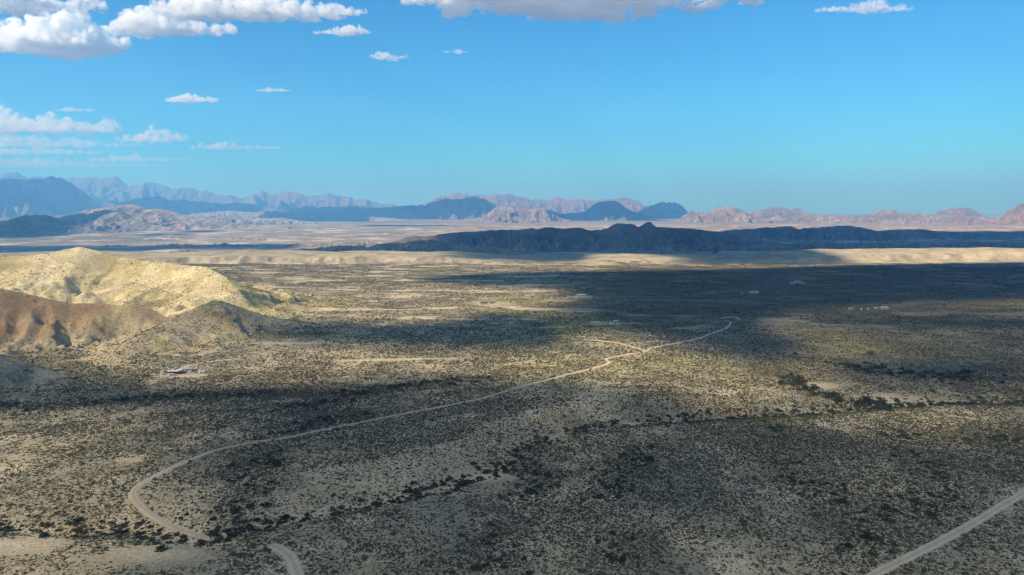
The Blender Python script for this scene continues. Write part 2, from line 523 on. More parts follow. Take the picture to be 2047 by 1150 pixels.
def ridge(name, label, depth, crest, base, wk=2.2, mat=None, cols=((0.27, 0.22, 0.19), (0.20, 0.18, 0.14)), cliff=0.0, gul=0.5, p=1.25, step=1.6,
          tilt=0.0, jag=1.0, light=None, rough=0.5):
    """a range of hills at one depth: the crest heights along X, slopes with spurs and gullies to both sides"""
    pts = [at_depth(px, py, depth) for px, py in crest]
    xs = np.array([q[0] for q in pts]); zs = np.array([q[2] for q in pts])
    x = np.arange(xs[0], xs[-1], depth / F_PX * step)
    unit = depth / F_PX                                # one photograph pixel at that depth
    zc = np.interp(x, xs, zs)
    k = 3
    zc = np.convolve(np.pad(zc, k // 2, mode='edge'), np.ones(k) / k, 'valid')
    zc = zc + jag * unit * (3.6 * fbm(x, x * 0, unit * 26, 5, depth * 0.01, 0.62) + 3.6 * (ridged(x, x * 0, unit * 18, 3, depth * 0.03) - 0.62))
    hmax = max(zs.max() - base, 1)
    W = hmax * wk
    ny = 120
    v = np.linspace(-1.15, 0.9, ny)
    Xg, V = np.meshgrid(x, v)
    ZC = np.meshgrid(zc, v)[0]
    H = np.maximum(ZC - base, 0)
    wl_ = np.maximum(H * wk, hmax * wk * 0.28)
    Yc = depth + tilt * (Xg - x.mean()) + unit * 20 * fbm(Xg, Xg * 0, unit * 120, 2, depth * 0.02)
    Yg = Yc + V * W
    u = np.abs(V) * W / wl_
    gs = max(hmax * 0.75, unit * 9)
    g = ridged(Xg, Yg * 0.45, gs, 4, depth * 0.013)
    u = u * (1 + 1.4 * gul * (0.62 - g) * sstep(0.0, 0.35, u) * 1.6)
    f = np.clip(1 - u, -0.3, 1)
    prof = np.sign(f) * np.abs(f) ** p
    if cliff:
        prof = np.where(f > 0, (1 - cliff) * prof + cliff * sstep(0.62, 0.8, f), prof)
    rd = ridged(Xg + 0.4 * (Yg - depth), Yg * 0.7, gs * 0.55, 5, depth * 0.031) - 0.62
    Z = base + H * prof + H * rough * rd * np.clip(4 * u * (1 - u), 0, 1) - hmax * 0.04 + hmax * 0.03 * fbm(Xg, Yg, gs * 0.35, 3, 4.4) * (f > 0) * sstep(0.02, 0.2, u)
    n1 = fbm(Xg, Yg, gs * 1.2, 4, depth * 0.017)
    T = mix3(cols[0], cols[1], sstep(-0.25, 0.3, n1))
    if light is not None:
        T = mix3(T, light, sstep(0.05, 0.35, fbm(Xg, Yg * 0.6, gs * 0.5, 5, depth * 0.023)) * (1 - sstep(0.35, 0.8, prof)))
    o = link(name, grid_mesh(name, Xg, Yg, Z, T), mat or ROCK)
    tag(o, label, kind='structure')
    return o


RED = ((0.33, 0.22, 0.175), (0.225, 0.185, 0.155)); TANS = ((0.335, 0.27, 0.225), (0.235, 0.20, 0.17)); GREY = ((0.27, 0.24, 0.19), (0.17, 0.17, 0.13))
ridge('mountain_range', 'high far mountain range on the left horizon', 17200,
      [(-260, 352), (-120, 345), (-60, 345), (0, 347), (22, 340), (40, 341), (60, 350), (105, 350), (165, 351), (200, 352), (232, 349), (245, 357), (258, 367), (290, 360), (305, 359), (320, 364),
       (340, 372), (380, 370), (410, 377), (440, 385), (490, 390), (525, 378), (540, 383), (555, 383), (570, 378), (590, 379), (610, 385), (640, 386), (660, 382), (675, 387),
       (730, 395), (760, 403), (785, 402), (800, 409), (850, 420), (920, 430)], 0, wk=2.0, cols=((0.27, 0.25, 0.21), (0.20, 0.21, 0.15)), gul=0.7)
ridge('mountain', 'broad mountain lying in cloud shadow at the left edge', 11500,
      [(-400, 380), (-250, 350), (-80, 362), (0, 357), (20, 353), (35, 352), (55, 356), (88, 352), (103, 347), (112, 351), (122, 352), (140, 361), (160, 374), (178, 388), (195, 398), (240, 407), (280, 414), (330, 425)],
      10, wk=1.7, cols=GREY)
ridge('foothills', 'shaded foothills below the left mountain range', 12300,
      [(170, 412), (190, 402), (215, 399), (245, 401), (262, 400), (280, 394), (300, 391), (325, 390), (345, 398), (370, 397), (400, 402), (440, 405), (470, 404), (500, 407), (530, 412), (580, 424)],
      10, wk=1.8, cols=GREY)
ridge('mountain_range', 'far pinkish mountain range at the centre of the horizon', 15600,
      [(800, 424), (830, 410), (855, 400), (880, 388), (893, 387), (912, 382), (925, 385), (960, 387), (975, 388), (990, 385), (1005, 387), (1015, 385), (1030, 390), (1060, 395), (1085, 399), (1095, 398),
       (1115, 388), (1130, 396), (1170, 396), (1200, 398), (1235, 393), (1250, 393), (1270, 397), (1285, 407), (1310, 414), (1350, 420), (1400, 427)], 0, wk=2.0, cols=RED, gul=0.6)
ridge('mountain', 'jagged reddish peak right of the dark cone', 13200,
      [(1270, 424), (1285, 412), (1297, 405), (1310, 408), (1322, 402), (1330, 402), (1338, 399), (1345, 401), (1350, 402), (1362, 411), (1375, 420), (1400, 430)], 0, wk=1.8, cols=RED, gul=0.7, jag=1.6)
ridge('hills', 'long dark hills in cloud shadow behind the flat-topped butte', 12000,
      [(480, 428), (520, 418), (560, 419), (600, 413), (650, 411), (690, 412), (705, 409), (730, 414), (760, 414), (790, 411), (805, 410), (850, 407), (870, 400), (905, 394), (925, 397), (945, 392),
       (955, 392), (968, 396), (985, 405), (995, 412), (1015, 425), (1040, 436)], 5, wk=2.0, cols=RED, gul=0.5)
ridge('cone_hill', 'dark conical hill at the centre of the horizon', 10500,
      [(1040, 428), (1060, 420), (1083, 412), (1095, 416), (1115, 424), (1135, 425), (1160, 421), (1170, 420), (1182, 411), (1195, 402), (1210, 400), (1228, 399), (1240, 405), (1252, 413), (1262, 420),
       (1280, 424), (1300, 432), (1325, 442)], 0, wk=3.0, cols=GREY, gul=0.3, jag=0.5)
ridge('butte', 'flat-topped butte with a pale talus skirt', 9000,
      [(860, 450), (900, 446), (930, 440), (965, 432), (978, 422), (990, 413), (998, 411), (1010, 410), (1040, 411), (1062, 416), (1070, 415), (1085, 412), (1092, 414), (1100, 424), (1120, 434),
       (1150, 441), (1200, 447), (1260, 452)], -30, wk=4.5, cols=TANS, cliff=0.25, gul=0.5, jag=0.5)
ridge('hills', 'lit pinkish hills under the right horizon', 8500,
      [(1330, 444), (1350, 438), (1370, 428), (1385, 418), (1395, 424), (1415, 424), (1420, 419), (1440, 412), (1450, 411), (1475, 414), (1490, 421), (1510, 428), (1560, 434), (1620, 437), (1700, 446)],
      -20, wk=4.5, cols=TANS, gul=0.6, light=(0.40, 0.345, 0.295))
ridge('mountain', 'low far mountain with a double summit on the right', 11200,
      [(1460, 434), (1480, 428), (1500, 422), (1535, 414), (1560, 413), (1575, 416), (1587, 413), (1610, 421), (1620, 425), (1650, 433), (1690, 440)], 0, wk=2.0, cols=RED)
ridge('hills', 'long low mesa hills in front of the right horizon', 8000,
      [(1540, 440), (1565, 436), (1595, 432), (1610, 427), (1625, 425), (1635, 428), (1700, 430), (1740, 428), (1757, 421), (1770, 417), (1780, 416), (1788, 420), (1795, 424), (1815, 425), (1850, 427),
       (1900, 430), (1960, 433), (2047, 437), (2200, 440)], -20, wk=4.5, cols=TANS, gul=0.6, light=(0.40, 0.345, 0.295))
ridge('mountain', 'flat-crested mountain near the right edge of the horizon', 10600,
      [(1820, 432), (1840, 428), (1862, 425), (1870, 419), (1885, 418), (1910, 415), (1925, 413), (1942, 415), (1955, 420), (1972, 430), (2000, 437)], 0, wk=2.0, cols=RED)
ridge('mountain', 'steep mountain cut off by the right edge', 7000,
      [(1930, 446), (1960, 440), (1990, 433), (2010, 428), (2025, 420), (2038, 409), (2047, 404), (2070, 394), (2120, 390), (2200, 402), (2300, 430)], -10, wk=1.6, cols=RED, gul=0.6)
ridge('hills', 'pale eroded hills below the left mountain range', 5200,
      [(-200, 440), (0, 434), (60, 432), (100, 430), (145, 426), (190, 414), (225, 411), (250, 406), (270, 407), (290, 414), (310, 415), (330, 417), (380, 430), (450, 441), (520, 449), (580, 453)],
      -28, wk=6.0, cols=((0.44, 0.36, 0.31), (0.33, 0.28, 0.245)), gul=0.4, light=(0.55, 0.48, 0.43), rough=0.28, jag=0.6)
ridge('hill', 'peaked grey hill on the left plain', 4600,
      [(120, 466), (165, 457), (185, 446), (200, 432), (225, 423), (240, 422), (255, 430), (268, 437), (300, 445), (350, 454), (430, 464), (520, 470)], -32, wk=4.5, cols=((0.40, 0.34, 0.29), (0.30, 0.26, 0.225)), gul=0.3, rough=0.2, jag=0.5)
ridge('hill', 'dark rounded hill in cloud shadow at the far left', 4200,
      [(-300, 450), (-60, 440), (0, 442), (20, 437), (55, 428), (85, 427), (110, 434), (140, 446), (165, 453), (200, 458), (260, 466)], -32, wk=4.5, cols=GREY, gul=0.3, rough=0.2, jag=0.5)
ridge('badlands', 'low pinkish badlands on the plain left of the dark ridge', 5000,
      [(430, 478), (480, 474), (510, 465), (545, 460), (570, 456), (600, 460), (640, 462), (670, 470), (720, 476), (780, 480)], -45, wk=3.0, cols=((0.42, 0.32, 0.26), (0.33, 0.26, 0.22)), gul=0.8, light=WHITE_CLAY)
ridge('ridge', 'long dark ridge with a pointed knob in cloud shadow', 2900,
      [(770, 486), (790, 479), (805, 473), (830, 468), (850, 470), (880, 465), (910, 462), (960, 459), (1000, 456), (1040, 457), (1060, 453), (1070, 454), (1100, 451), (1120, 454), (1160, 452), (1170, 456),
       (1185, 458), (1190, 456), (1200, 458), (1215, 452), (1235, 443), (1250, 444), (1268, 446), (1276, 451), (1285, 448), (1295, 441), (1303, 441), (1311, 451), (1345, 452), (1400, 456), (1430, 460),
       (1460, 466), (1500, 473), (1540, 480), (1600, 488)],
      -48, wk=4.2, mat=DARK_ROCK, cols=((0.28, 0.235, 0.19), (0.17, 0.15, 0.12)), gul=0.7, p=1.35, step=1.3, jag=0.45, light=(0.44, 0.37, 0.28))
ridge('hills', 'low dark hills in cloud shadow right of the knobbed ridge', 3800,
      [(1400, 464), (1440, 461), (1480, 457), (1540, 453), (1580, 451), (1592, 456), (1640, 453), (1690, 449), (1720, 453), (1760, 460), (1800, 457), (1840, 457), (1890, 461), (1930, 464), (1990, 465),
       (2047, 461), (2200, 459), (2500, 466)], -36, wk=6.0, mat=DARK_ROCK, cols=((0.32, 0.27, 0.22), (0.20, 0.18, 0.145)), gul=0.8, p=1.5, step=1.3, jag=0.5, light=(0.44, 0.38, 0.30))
ridge('hills', 'low shaded swells of ground before the dark hills on the right', 2650,
      [(1440, 494), (1500, 487), (1560, 489), (1620, 484), (1700, 487), (1780, 483), (1860, 486), (1940, 482), (2047, 485), (2200, 482), (2400, 490)],
      -34, wk=8.0, mat=DARK_ROCK, cols=((0.33, 0.28, 0.22), (0.21, 0.19, 0.15)), gul=0.8, p=1.4, jag=0.5, light=(0.40, 0.34, 0.26))
ridge('badlands', 'pale and shaded badland spurs at the left foot of the dark ridge', 2450,
      [(540, 502), (590, 497), (650, 492), (700, 489), (740, 491), (760, 485), (800, 483), (830, 480), (860, 477), (880, 479), (905, 487), (950, 490), (1000, 494), (1050, 503)],
      -40, wk=3.2, mat=DARK_ROCK, cols=((0.40, 0.32, 0.23), (0.27, 0.22, 0.17)), gul=0.9, jag=0.8, light=WHITE_CLAY)
ridge('badlands', 'white clay badlands beyond the cream hill', 2900,
      [(150, 492), (240, 489), (300, 490), (350, 487), (400, 491), (440, 485), (500, 488), (560, 491), (600, 486), (650, 483), (720, 481), (780, 484)],
      -52, wk=3.0, mat=DARK_ROCK, cols=((0.42, 0.36, 0.30), (0.30, 0.26, 0.22)), gul=0.9, light=(0.62, 0.56, 0.47))

ridge('hills', 'faint mauve hills in the left basin behind the pale eroded hills', 7200,
      [(300, 446), (350, 436), (395, 431), (430, 434), (470, 430), (510, 436), (560, 434), (600, 440), (660, 446), (720, 449)], -15, wk=4.5, cols=((0.38, 0.32, 0.29), (0.29, 0.26, 0.23)), gul=0.5, rough=0.35, jag=0.6)
ridge('hills', 'low bluish hills on the far floor of the left basin', 9600,
      [(340, 434), (400, 424), (450, 420), (500, 423), (550, 421), (600, 427), (650, 424), (700, 429), (760, 433), (820, 438)], 0, wk=3.5, cols=((0.34, 0.30, 0.27), (0.26, 0.25, 0.21)), gul=0.5, rough=0.35, jag=0.6)
ridge('badlands', 'striped pale badlands on the valley floor beyond the cream hill', 3500,
      [(60, 482), (180, 479), (260, 480), (340, 476), (420, 479), (500, 476), (560, 479), (640, 477), (720, 480), (800, 483)],
      -40, wk=4.0, cols=((0.46, 0.38, 0.33), (0.32, 0.27, 0.235)), gul=0.9, light=(0.60, 0.55, 0.48))
ridge('badlands', 'nearest low pale badlands left of the tan bluff', 2250,
      [(240, 508), (330, 502), (380, 499), (430, 502), (500, 497), (560, 500), (610, 503), (680, 508)],
      -36, wk=3.5, mat=DARK_ROCK, cols=((0.44, 0.37, 0.29), (0.30, 0.26, 0.21)), gul=0.9, light=(0.60, 0.54, 0.45))
# ---------------------------------------------------------------- roads
ROAD_M = terrain_mat('packed_road_dirt', (0.8, 9.0), bump=0.2, contrast=0.25)
ROADS = []


def road(name, label, px, width, taper=0.0):
    pts = np.array(PX(px))
    seg = np.concatenate([[0], np.cumsum(np.hypot(*np.diff(pts, axis=0).T))])
    n = max(int(seg[-1] / 2.0), 4)
    s = np.linspace(0, seg[-1], n)
    x = np.interp(s, seg, pts[:, 0]); y = np.interp(s, seg, pts[:, 1])
    ker = np.ones(5) / 5
    if n > 20:
        xp = np.pad(x, 2, mode='edge'); yp = np.pad(y, 2, mode='edge')
        x = np.convolve(xp, ker, 'valid'); y = np.convolve(yp, ker, 'valid')
    ROADS.append((np.stack([x, y], 1), width))
    tx, ty = np.gradient(x), np.gradient(y)
    L = np.hypot(tx, ty) + 1e-9
    nx, ny = -ty / L, tx / L
    wv = (width * (1 + 0.18 * fbm(s, s * 0, 14, 3, 3))) * (1 - taper * sstep(280, 360, y) * (1 - 0.6 * sstep(430, 480, y)))
    offs = np.array([-0.62, -0.5, -0.3, -0.12, 0.12, 0.3, 0.5, 0.62])
    lift = np.array([-0.25, 0.13, 0.10, 0.15, 0.15, 0.10, 0.13, -0.25])
    rag = np.stack([1 + 0.5 * np.abs(o_) * fbm(s, s * 0 + o_ * 9, 5, 3, 7) for o_ in offs], 1)
    X = x[:, None] + nx[:, None] * wv[:, None] * offs * rag
    Y = y[:, None] + ny[:, None] * wv[:, None] * offs * rag
    zmid = np.maximum.reduce([land_z(x + nx * wv * o_, y + ny * wv * o_) for o_ in (-0.5, 0, 0.5)])
    Z = zmid[:, None] + lift + 0.02
    rut = np.array([0, 0.3, 1, 0.2, 0.2, 1, 0.3, 0])
    T = mix3((0.42, 0.34, 0.235), (0.54, 0.45, 0.33), np.broadcast_to(rut, X.shape))
    if taper:
        T = mix3(T, (0.37, 0.30, 0.205), np.broadcast_to((0.75 * sstep(285, 330, y) * (1 - sstep(430, 500, y)))[:, None], X.shape))
    o = link(name, grid_mesh(name, X, Y, Z, T), ROAD_M)
    tag(o, label, kind='structure')


road('dirt_road', 'pale dirt road bending through the foreground into the plain',
     [(446, 1069), (430, 1065), (380, 1055), (330, 1040), (288, 1021), (264, 1005), (272, 990), (302, 974), (360, 946), (430, 919), (500, 905),
      (575, 897), (640, 880), (730, 862), (800, 848), (900, 830), (960, 815), (1050, 788), (1120, 768), (1180, 751), (1208, 743), (1219, 738), (1216, 733), (1207, 729), (1225, 724), (1260, 716), (1290, 709), (1300, 700), (1335, 690),
      (1400, 675), (1450, 658), (1462, 646), (1448, 640)], 3.1, 0.55)
road('dirt_road', 'short stub of dirt road at the bottom edge near the dry wash', [(612, 1230), (599, 1170), (590, 1135), (578, 1110), (560, 1098), (538, 1090)], 4.4)
road('dirt_track', 'pale track branching left from the dirt road', [(1292, 708), (1262, 696), (1230, 686), (1190, 682), (1165, 680)], 3.6)
road('dirt_road', 'dirt road crossing the lower right corner', [(1640, 1225), (1745, 1150), (1830, 1110), (1900, 1075), (1960, 1040), (2010, 1008), (2047, 985), (2130, 935), (2250, 880)], 3.6)
road('dirt_track', 'short track leading to the homestead below the hills', [(345, 748), (362, 735), (400, 726), (440, 720), (485, 717)], 3.0)
road('dirt_track', 'pale yard track at the far houses', [(1436, 637), (1470, 634), (1478, 640)], 3.5)


# ---------------------------------------------------------------- unseen clouds overhead, whose shadows lie on the land, and an added rear layer
SX, SY = SUN_DIR.x / SUN_DIR.z, SUN_DIR.y / SUN_DIR.z


def unseen_cloud_layer(name, x0, x1, y0, y1, st, field, thick, density, albedo=0.93, alt=3000.0):
    """a broken layer of flat-based cloud: thickness follows the field given on the ground below, cells without cloud are left out"""
    gx_, gy_ = np.meshgrid(np.arange(x0, x1, st), np.arange(y0, y1, st))
    F = field(gx_, gy_)
    T = np.clip(F, 0, 1) * thick
    n, m = gx_.shape
    puff = 1 + 0.35 * fbm(gx_, gy_, thick * 0.7, 3, 41)
    X = gx_ + SX * alt; Y = gy_ + SY * alt
    idx = np.arange(n * m).reshape(n, m)
    on = T > 0.5
    cell = on[:-1, :-1] | on[1:, :-1] | on[:-1, 1:] | on[1:, 1:]
    q = np.stack([idx[:-1, :-1], idx[:-1, 1:], idx[1:, 1:], idx[1:, :-1]], -1)[cell]
    top = np.stack([X, Y, alt + T * puff], -1).reshape(-1, 3)
    bot = np.stack([X, Y, alt - T * 0.12 - 0.01], -1).reshape(-1, 3)
    edge = {}
    faces = [q, (q + n * m)[:, ::-1]]
    pad = np.zeros((n + 1, m + 1), bool); pad[1:-1, 1:-1] = False
    c = np.zeros((n + 1, m + 1), bool); c[1:n, 1:m] = cell
    side = []
    i, j = np.nonzero(cell)
    for di, dj, a, b in ((-1, 0, (0, 0), (0, 1)), (1, 0, (1, 1), (1, 0)), (0, -1, (1, 0), (0, 0)), (0, 1, (0, 1), (1, 1))):
        free = ~c[i + 1 + di, j + 1 + dj]
        va = idx[i[free] + a[0], j[free] + a[1]]; vb = idx[i[free] + b[0], j[free] + b[1]]
        side.append(np.stack([vb, va, va + n * m, vb + n * m], -1))
    allf = np.concatenate(faces + side)
    co = np.concatenate([top, bot])
    used, inv = np.unique(allf, return_inverse=True)
    me = raw_mesh(name, co[used], inv.reshape(allf.shape))
    return tag(link(name, me, cloud_mat(name + '_vapour', density, albedo)), kind='stuff')


SHADE = [PX(p) for p in (
    [(470, 655), (520, 652), (560, 655), (640, 662), (800, 653), (900, 642), (1000, 622), (1100, 640), (1140, 690), (1050, 702), (900, 700), (760, 692), (600, 688), (500, 672)],
    [(800, 553), (1000, 545), (1250, 541), (1500, 537), (1700, 530), (2100, 522), (2600, 522), (2600, 602), (2047, 604), (1800, 614), (1600, 624), (1560, 655), (1660, 700), (1600, 745), (1430, 738), (1330, 700),
     (1200, 668), (1110, 645), (1060, 618), (1130, 598), (1100, 580), (950, 572), (850, 565)],
    [(1560, 640), (1700, 637), (2047, 640), (2400, 645), (2400, 667), (2047, 660), (1800, 656), (1600, 656)],
    [(1630, 735), (1780, 720), (2000, 735), (2100, 755), (1950, 775), (1750, 765)])]
SHADE.append([(-322, 716), (-285, 752), (-235, 745), (-150, 722), (-120, 690), (-200, 690), (-262, 708)])
FORE = PX([(-500, 720), (0, 712), (130, 745), (300, 765), (450, 768), (620, 762), (900, 752), (1050, 765), (1250, 778), (1400, 800), (1500, 828), (1700, 845), (1900, 848), (2047, 842), (2500, 835)]) \
    + [(1900, 100), (1900, -1400), (-900, -1400)] + PX([(-150, 1500), (60, 1250), (150, 1100), (170, 980), (120, 880), (-100, 850), (-500, 830)])
VEIL = PX([(1480, 612), (1800, 606), (2500, 600), (2500, 850), (2047, 850), (1700, 850), (1480, 800), (1560, 740), (1640, 690)])
GLOW = PX([(-100, 830), (120, 815), (420, 815), (560, 850), (450, 905), (260, 970), (190, 1060), (150, 1200), (-300, 1200)])


def near_field(x, y):
    wob = 26 * fbm(x, y * 2.2, 210, 5, 51, 0.6)
    f = np.full(x.shape, -1.0)
    for i, p in enumerate(SHADE):
        f = np.maximum(f, (poly_sd(x, y, p) + wob * (1.2 if i == 1 else 0.7) + (0 if i == 1 else 10)) / (62.0 if i == 1 else 45.0))
    g = (poly_sd(x, y, FORE) + wob - 4) / 50.0
    g = np.minimum(g, 1) - 0.75 * np.clip((poly_sd(x, y, GLOW) + 10) / 45.0, 0, 1)
    f = np.maximum(f, np.minimum(g, 0.34 + 0.24 * fbm(x, y * 2.0, 170, 4, 56)))
    veil = np.clip((poly_sd(x, y, VEIL) + wob) / 60.0, 0, 1) * np.clip(0.27 + 0.42 * fbm(x, y * 2.6, 150, 4, 55), 0, 1)
    f = np.maximum(f, veil)
    return np.clip(f, -1, 1) * (0.85 + 0.3 * fbm(x, y, 260, 3, 52))


def box_poly(px0, px1, d0, d1):
    k0, k1 = (px0 - 1023.5) / F_PX, (px1 - 1023.5) / F_PX
    dm = 0.5 * (d0 + d1)
    return [(k0 * dm, d0), (k1 * dm, d0), (k1 * dm, d1), (k0 * dm, d1)]


FARSHADE = [(box_poly(1420, 2600, 3700, 4400), 20, 120), (box_poly(870, 2600, 1990, 3900), 20, 90), (box_poly(1330, 1590, 1600, 2100), 10, 50), (box_poly(905, 1130, 1640, 1990), 10, 40), (box_poly(600, 850, 2250, 2700), -10, 60),
            (box_poly(-200, 260, 2450, 2850), -10, 60), (box_poly(330, 560, 2700, 3000), -10, 60),
            (box_poly(-700, 195, 10500, 12500), 420, 300), (box_poly(185, 520, 11700, 12900), 250, 200), (box_poly(560, 985, 11200, 12700), 200, 220),
            (box_poly(1090, 1300, 9600, 11300), 200, 160), (box_poly(985, 1100, 9040, 9800), 190, 90), (box_poly(-500, 160, 3600, 5000), 50, 120),
            (box_poly(280, 330, 3900, 4120), 0, 60), (box_poly(370, 405, 4350, 4600), 0, 60), (box_poly(540, 740, 9100, 9700), 20, 160), (box_poly(730, 880, 6000, 6500), 0, 120), (box_poly(1290, 1350, 12400, 13200), 100, 120), (box_poly(2015, 2400, 6950, 7700), 180, 100)]


def far_field(x, y):
    f = np.full(x.shape, -1.0)
    for p, z, soft in FARSHADE:
        xx = x + SX * z; yy = y + SY * z                  # the height of the shaded ground shifts the cloud along the sunbeam
        wob = soft * 0.9 * fbm(x, y, soft * 5, 4, 53)
        f = np.maximum(f, (poly_sd(xx, yy, p) + wob + soft * 0.2) / soft)
    return np.clip(f, -1, 1)


near_layer = unseen_cloud_layer('unseen_cloud_layer', -1500, 2300, -1450, 1950, 20, near_field, 46, 0.075, 0.985)


def added_rear_field(x, y):
    f = 0.75 + 1.1 * fbm(x, y, 2600, 4, 54)
    return np.clip(f * sstep(-1500, -2100, y) + f * sstep(2500, 3100, x) * (1 - sstep(900, 1700, y)), -1, 1)


added_rear_layer = unseen_cloud_layer('unseen_cloud_layer', -11000, 9000, -11000, 1900, 140, added_rear_field, 170, 0.022, 0.985, 3200.0)  # unseen cloud added behind and beside the view to block blue skylight
far_layer = unseen_cloud_layer('unseen_cloud_layer', -10500, 6000, 1500, 13600, 70, far_field, 150, 0.035, 0.98, 3700.0)


# ---------------------------------------------------------------- clouds in the sky
def ico_points(sub):
    import bmesh
    bm = bmesh.new(); bmesh.ops.create_icosphere(bm, subdivisions=sub, radius=1)
    v = np.array([q.co[:] for q in bm.verts]); f = np.array([[w.index for w in p.verts] for p in bm.faces])
    bm.free()
    return v, f


ICO_V, ICO_F = ico_points(2)


def cloud(label, box, base_y, density=0.012, top=None, puffs=40, alt=3000.0, seed=0, ragged=1.0, thin=0.5, vox=1.7):
    """one cumulus: piled puffs over a flat base, merged into one skin and roughened"""
    x0, y0, x1, y1 = box
    d = (alt - CAM_H) / ray(1023, base_y)[2]
    d -= 0.5 * min((x1 - x0) * d / F_PX * thin, (base_y - y0) * d / F_PX * 0.9 + 80)
    unit = d / F_PX
    W, Ht = (x1 - x0) * unit, (base_y - y0) * unit
    cx = ((x0 + x1) / 2 - 1023.5) / F_PX * d
    rg = np.random.default_rng(100 + seed)
    prof = np.array(top if top else [(0, 0.25), (0.2, 0.8), (0.45, 1.0), (0.7, 0.75), (1, 0.2)])
    vs, fs, off = [], [], 0
    Dp = min(W * thin, Ht * 0.9 + 80)
    for i in range(puffs):
        t = rg.uniform(0.02, 0.98)
        hloc = np.interp(t, prof[:, 0], prof[:, 1]) * Ht
        r = max(hloc, 0.2 * Ht) * rg.uniform(0.24, 0.5)
        yy = rg.uniform(-0.5, 0.5) * Dp * (0.35 + 0.65 * math.sin(math.pi * t))
        zz = rg.uniform(0.1, max(hloc - r, 0.11 * Ht) / Ht) * Ht * (1 - 0.5 * abs(yy) / (0.5 * Dp + 1))
        p = ICO_V * r * np.array([rg.uniform(1.0, 1.7), 1.0, rg.uniform(0.7, 1.0)])
        p = p + np.array([(t - 0.5) * (W - 2 * r), yy, zz])
        vs.append(p); fs.append(ICO_F + off); off += len(ICO_V)
    for t in np.linspace(0.03, 0.97, int(W / (0.3 * Ht)) + 2):     # the flat base that joins the puffs
        h_ = np.interp(t, prof[:, 0], prof[:, 1]) * Ht
        r = max(0.16 * Ht, 0.3 * h_)
        p = ICO_V * np.array([r * 1.6, r * 1.3, r * 0.75]) + np.array([(t - 0.5) * W, rg.normal(0, 0.06) * Dp, 0.16 * Ht + 0.1 * h_])
        vs.append(p); fs.append(ICO_F + off); off += len(ICO_V)
    tmp = bpy.data.objects.new('tmp', raw_mesh('tmp', np.concatenate(vs), np.concatenate(fs)))
    COL.objects.link(tmp)
    md = tmp.modifiers.new('r', 'REMESH'); md.mode = 'VOXEL'; md.voxel_size = max(unit * vox, 8)
    dg = bpy.context.evaluated_depsgraph_get()
    me = bpy.data.meshes.new_from_object(tmp.evaluated_get(dg))
    bpy.data.objects.remove(tmp)
    import bmesh                                       # keep the one body, drop crumbs
    bm = bmesh.new(); bm.from_mesh(me); bm.verts.ensure_lookup_table()
    seen = np.zeros(len(bm.verts), bool); comps = []
    for v0 in bm.verts:
        if seen[v0.index]:
            continue
        st = [v0]; seen[v0.index] = True; cur = []
        while st:
            q = st.pop(); cur.append(q)
            for e in q.link_edges:
                w_ = e.other_vert(q)
                if not seen[w_.index]:
                    seen[w_.index] = True; st.append(w_)
        comps.append(cur)
    comps.sort(key=len)
    if len(comps) > 1:
        bmesh.ops.delete(bm, geom=[q for cc in comps[:-1] for q in cc], context='VERTS')
    bm.to_mesh(me); bm.free()
    n = len(me.vertices)
    co = np.empty(n * 3, np.float32); me.vertices.foreach_get('co', co); co = co.reshape(-1, 3).astype(float)
    no = np.empty(n * 3, np.float32); me.vertex_normals.foreach_get('vector', no); no = no.reshape(-1, 3)
    a = Ht * 0.2 * ragged
    for s, k in ((0.55, 1.0), (0.26, 0.55), (0.12, 0.3), (0.06, 0.16)):
        nz = perlin3(co / (Ht * s) + seed * 3.7)
        co = co + no * (np.abs(nz) * 1.6 - 0.35)[:, None] * a * k
    co[:, 2] = np.where(co[:, 2] < 0.1 * Ht, 0.1 * Ht + (co[:, 2] - 0.1 * Ht) * 0.25, co[:, 2])
    me.vertices.foreach_set('co', co.astype(np.float32).ravel()); me.update(); me.shade_smooth()
    me.name = 'cloud'
    o = link('cloud', me, cloud_mat('cloud_vapour', density, 0.9995, grain=Ht * 0.22))
    o.location = (cx, d, alt)
    return tag(o, label, 'cloud', 'clouds in the sky')


cloud('flat white cloud cut off by the top left corner', (-120, -30, 245, 38), 38, 0.0102, [(0, .9), (.3, 1), (.6, .8), (.8, .55), (1, .15)], 46, seed=1)
cloud('brightest billowing cloud at the left edge with a blue-grey base', (-40, 30, 272, 118), 118, 0.0133, [(0, .25), (.2, .5), (.3, .85), (.45, .8), (.6, 1), (.8, .95), (.95, .6), (1, .2)], 60, seed=2)
cloud('small bank of cloud joining the bright cloud to the long one', (245, 16, 480, 82), 80, 0.0092, [(0, .5), (.25, 1), (.5, .9), (.75, .6), (1, .2)], 44, seed=3)
cloud('long white cloud stretching toward the middle of the sky', (345, -14, 745, 48), 48, 0.0102, [(0, .9), (.15, 1), (.3, .85), (.5, .85), (.7, .7), (.85, .55), (1, .3)], 70, seed=4)
cloud('small white cloud under the right tip of the long cloud', (642, 50, 752, 74), 74, 0.0122, [(0, .15), (.3, .6), (.6, 1), (.9, .8), (1, .3)], 24, seed=5)
cloud('tiny ragged cloud below the small white cloud', (756, 98, 818, 125), 124, 0.0082, [(0, .9), (.3, .8), (.6, .45), (1, .2)], 14, seed=6, ragged=1.6)
cloud('tiniest cloud left of centre in the open blue', (888, 97, 936, 110), 109, 0.0102, [(0, .4), (.4, .5), (.7, 1), (1, .5)], 10, seed=7, ragged=1.5)
cloud('wide grey-bottomed cloud along the top edge of the picture', (830, -120, 1490, 47), 47, 0.0082, [(0, .6), (.2, .8), (.5, 1), (.7, .8), (.9, .5), (1, .2)], 90, seed=8, thin=0.45)
cloud('thin cloud along the top edge at the right', (1612, 0, 1795, 32), 32, 0.0082, [(0, .2), (.3, .6), (.6, .9), (1, .5)], 24, seed=9)
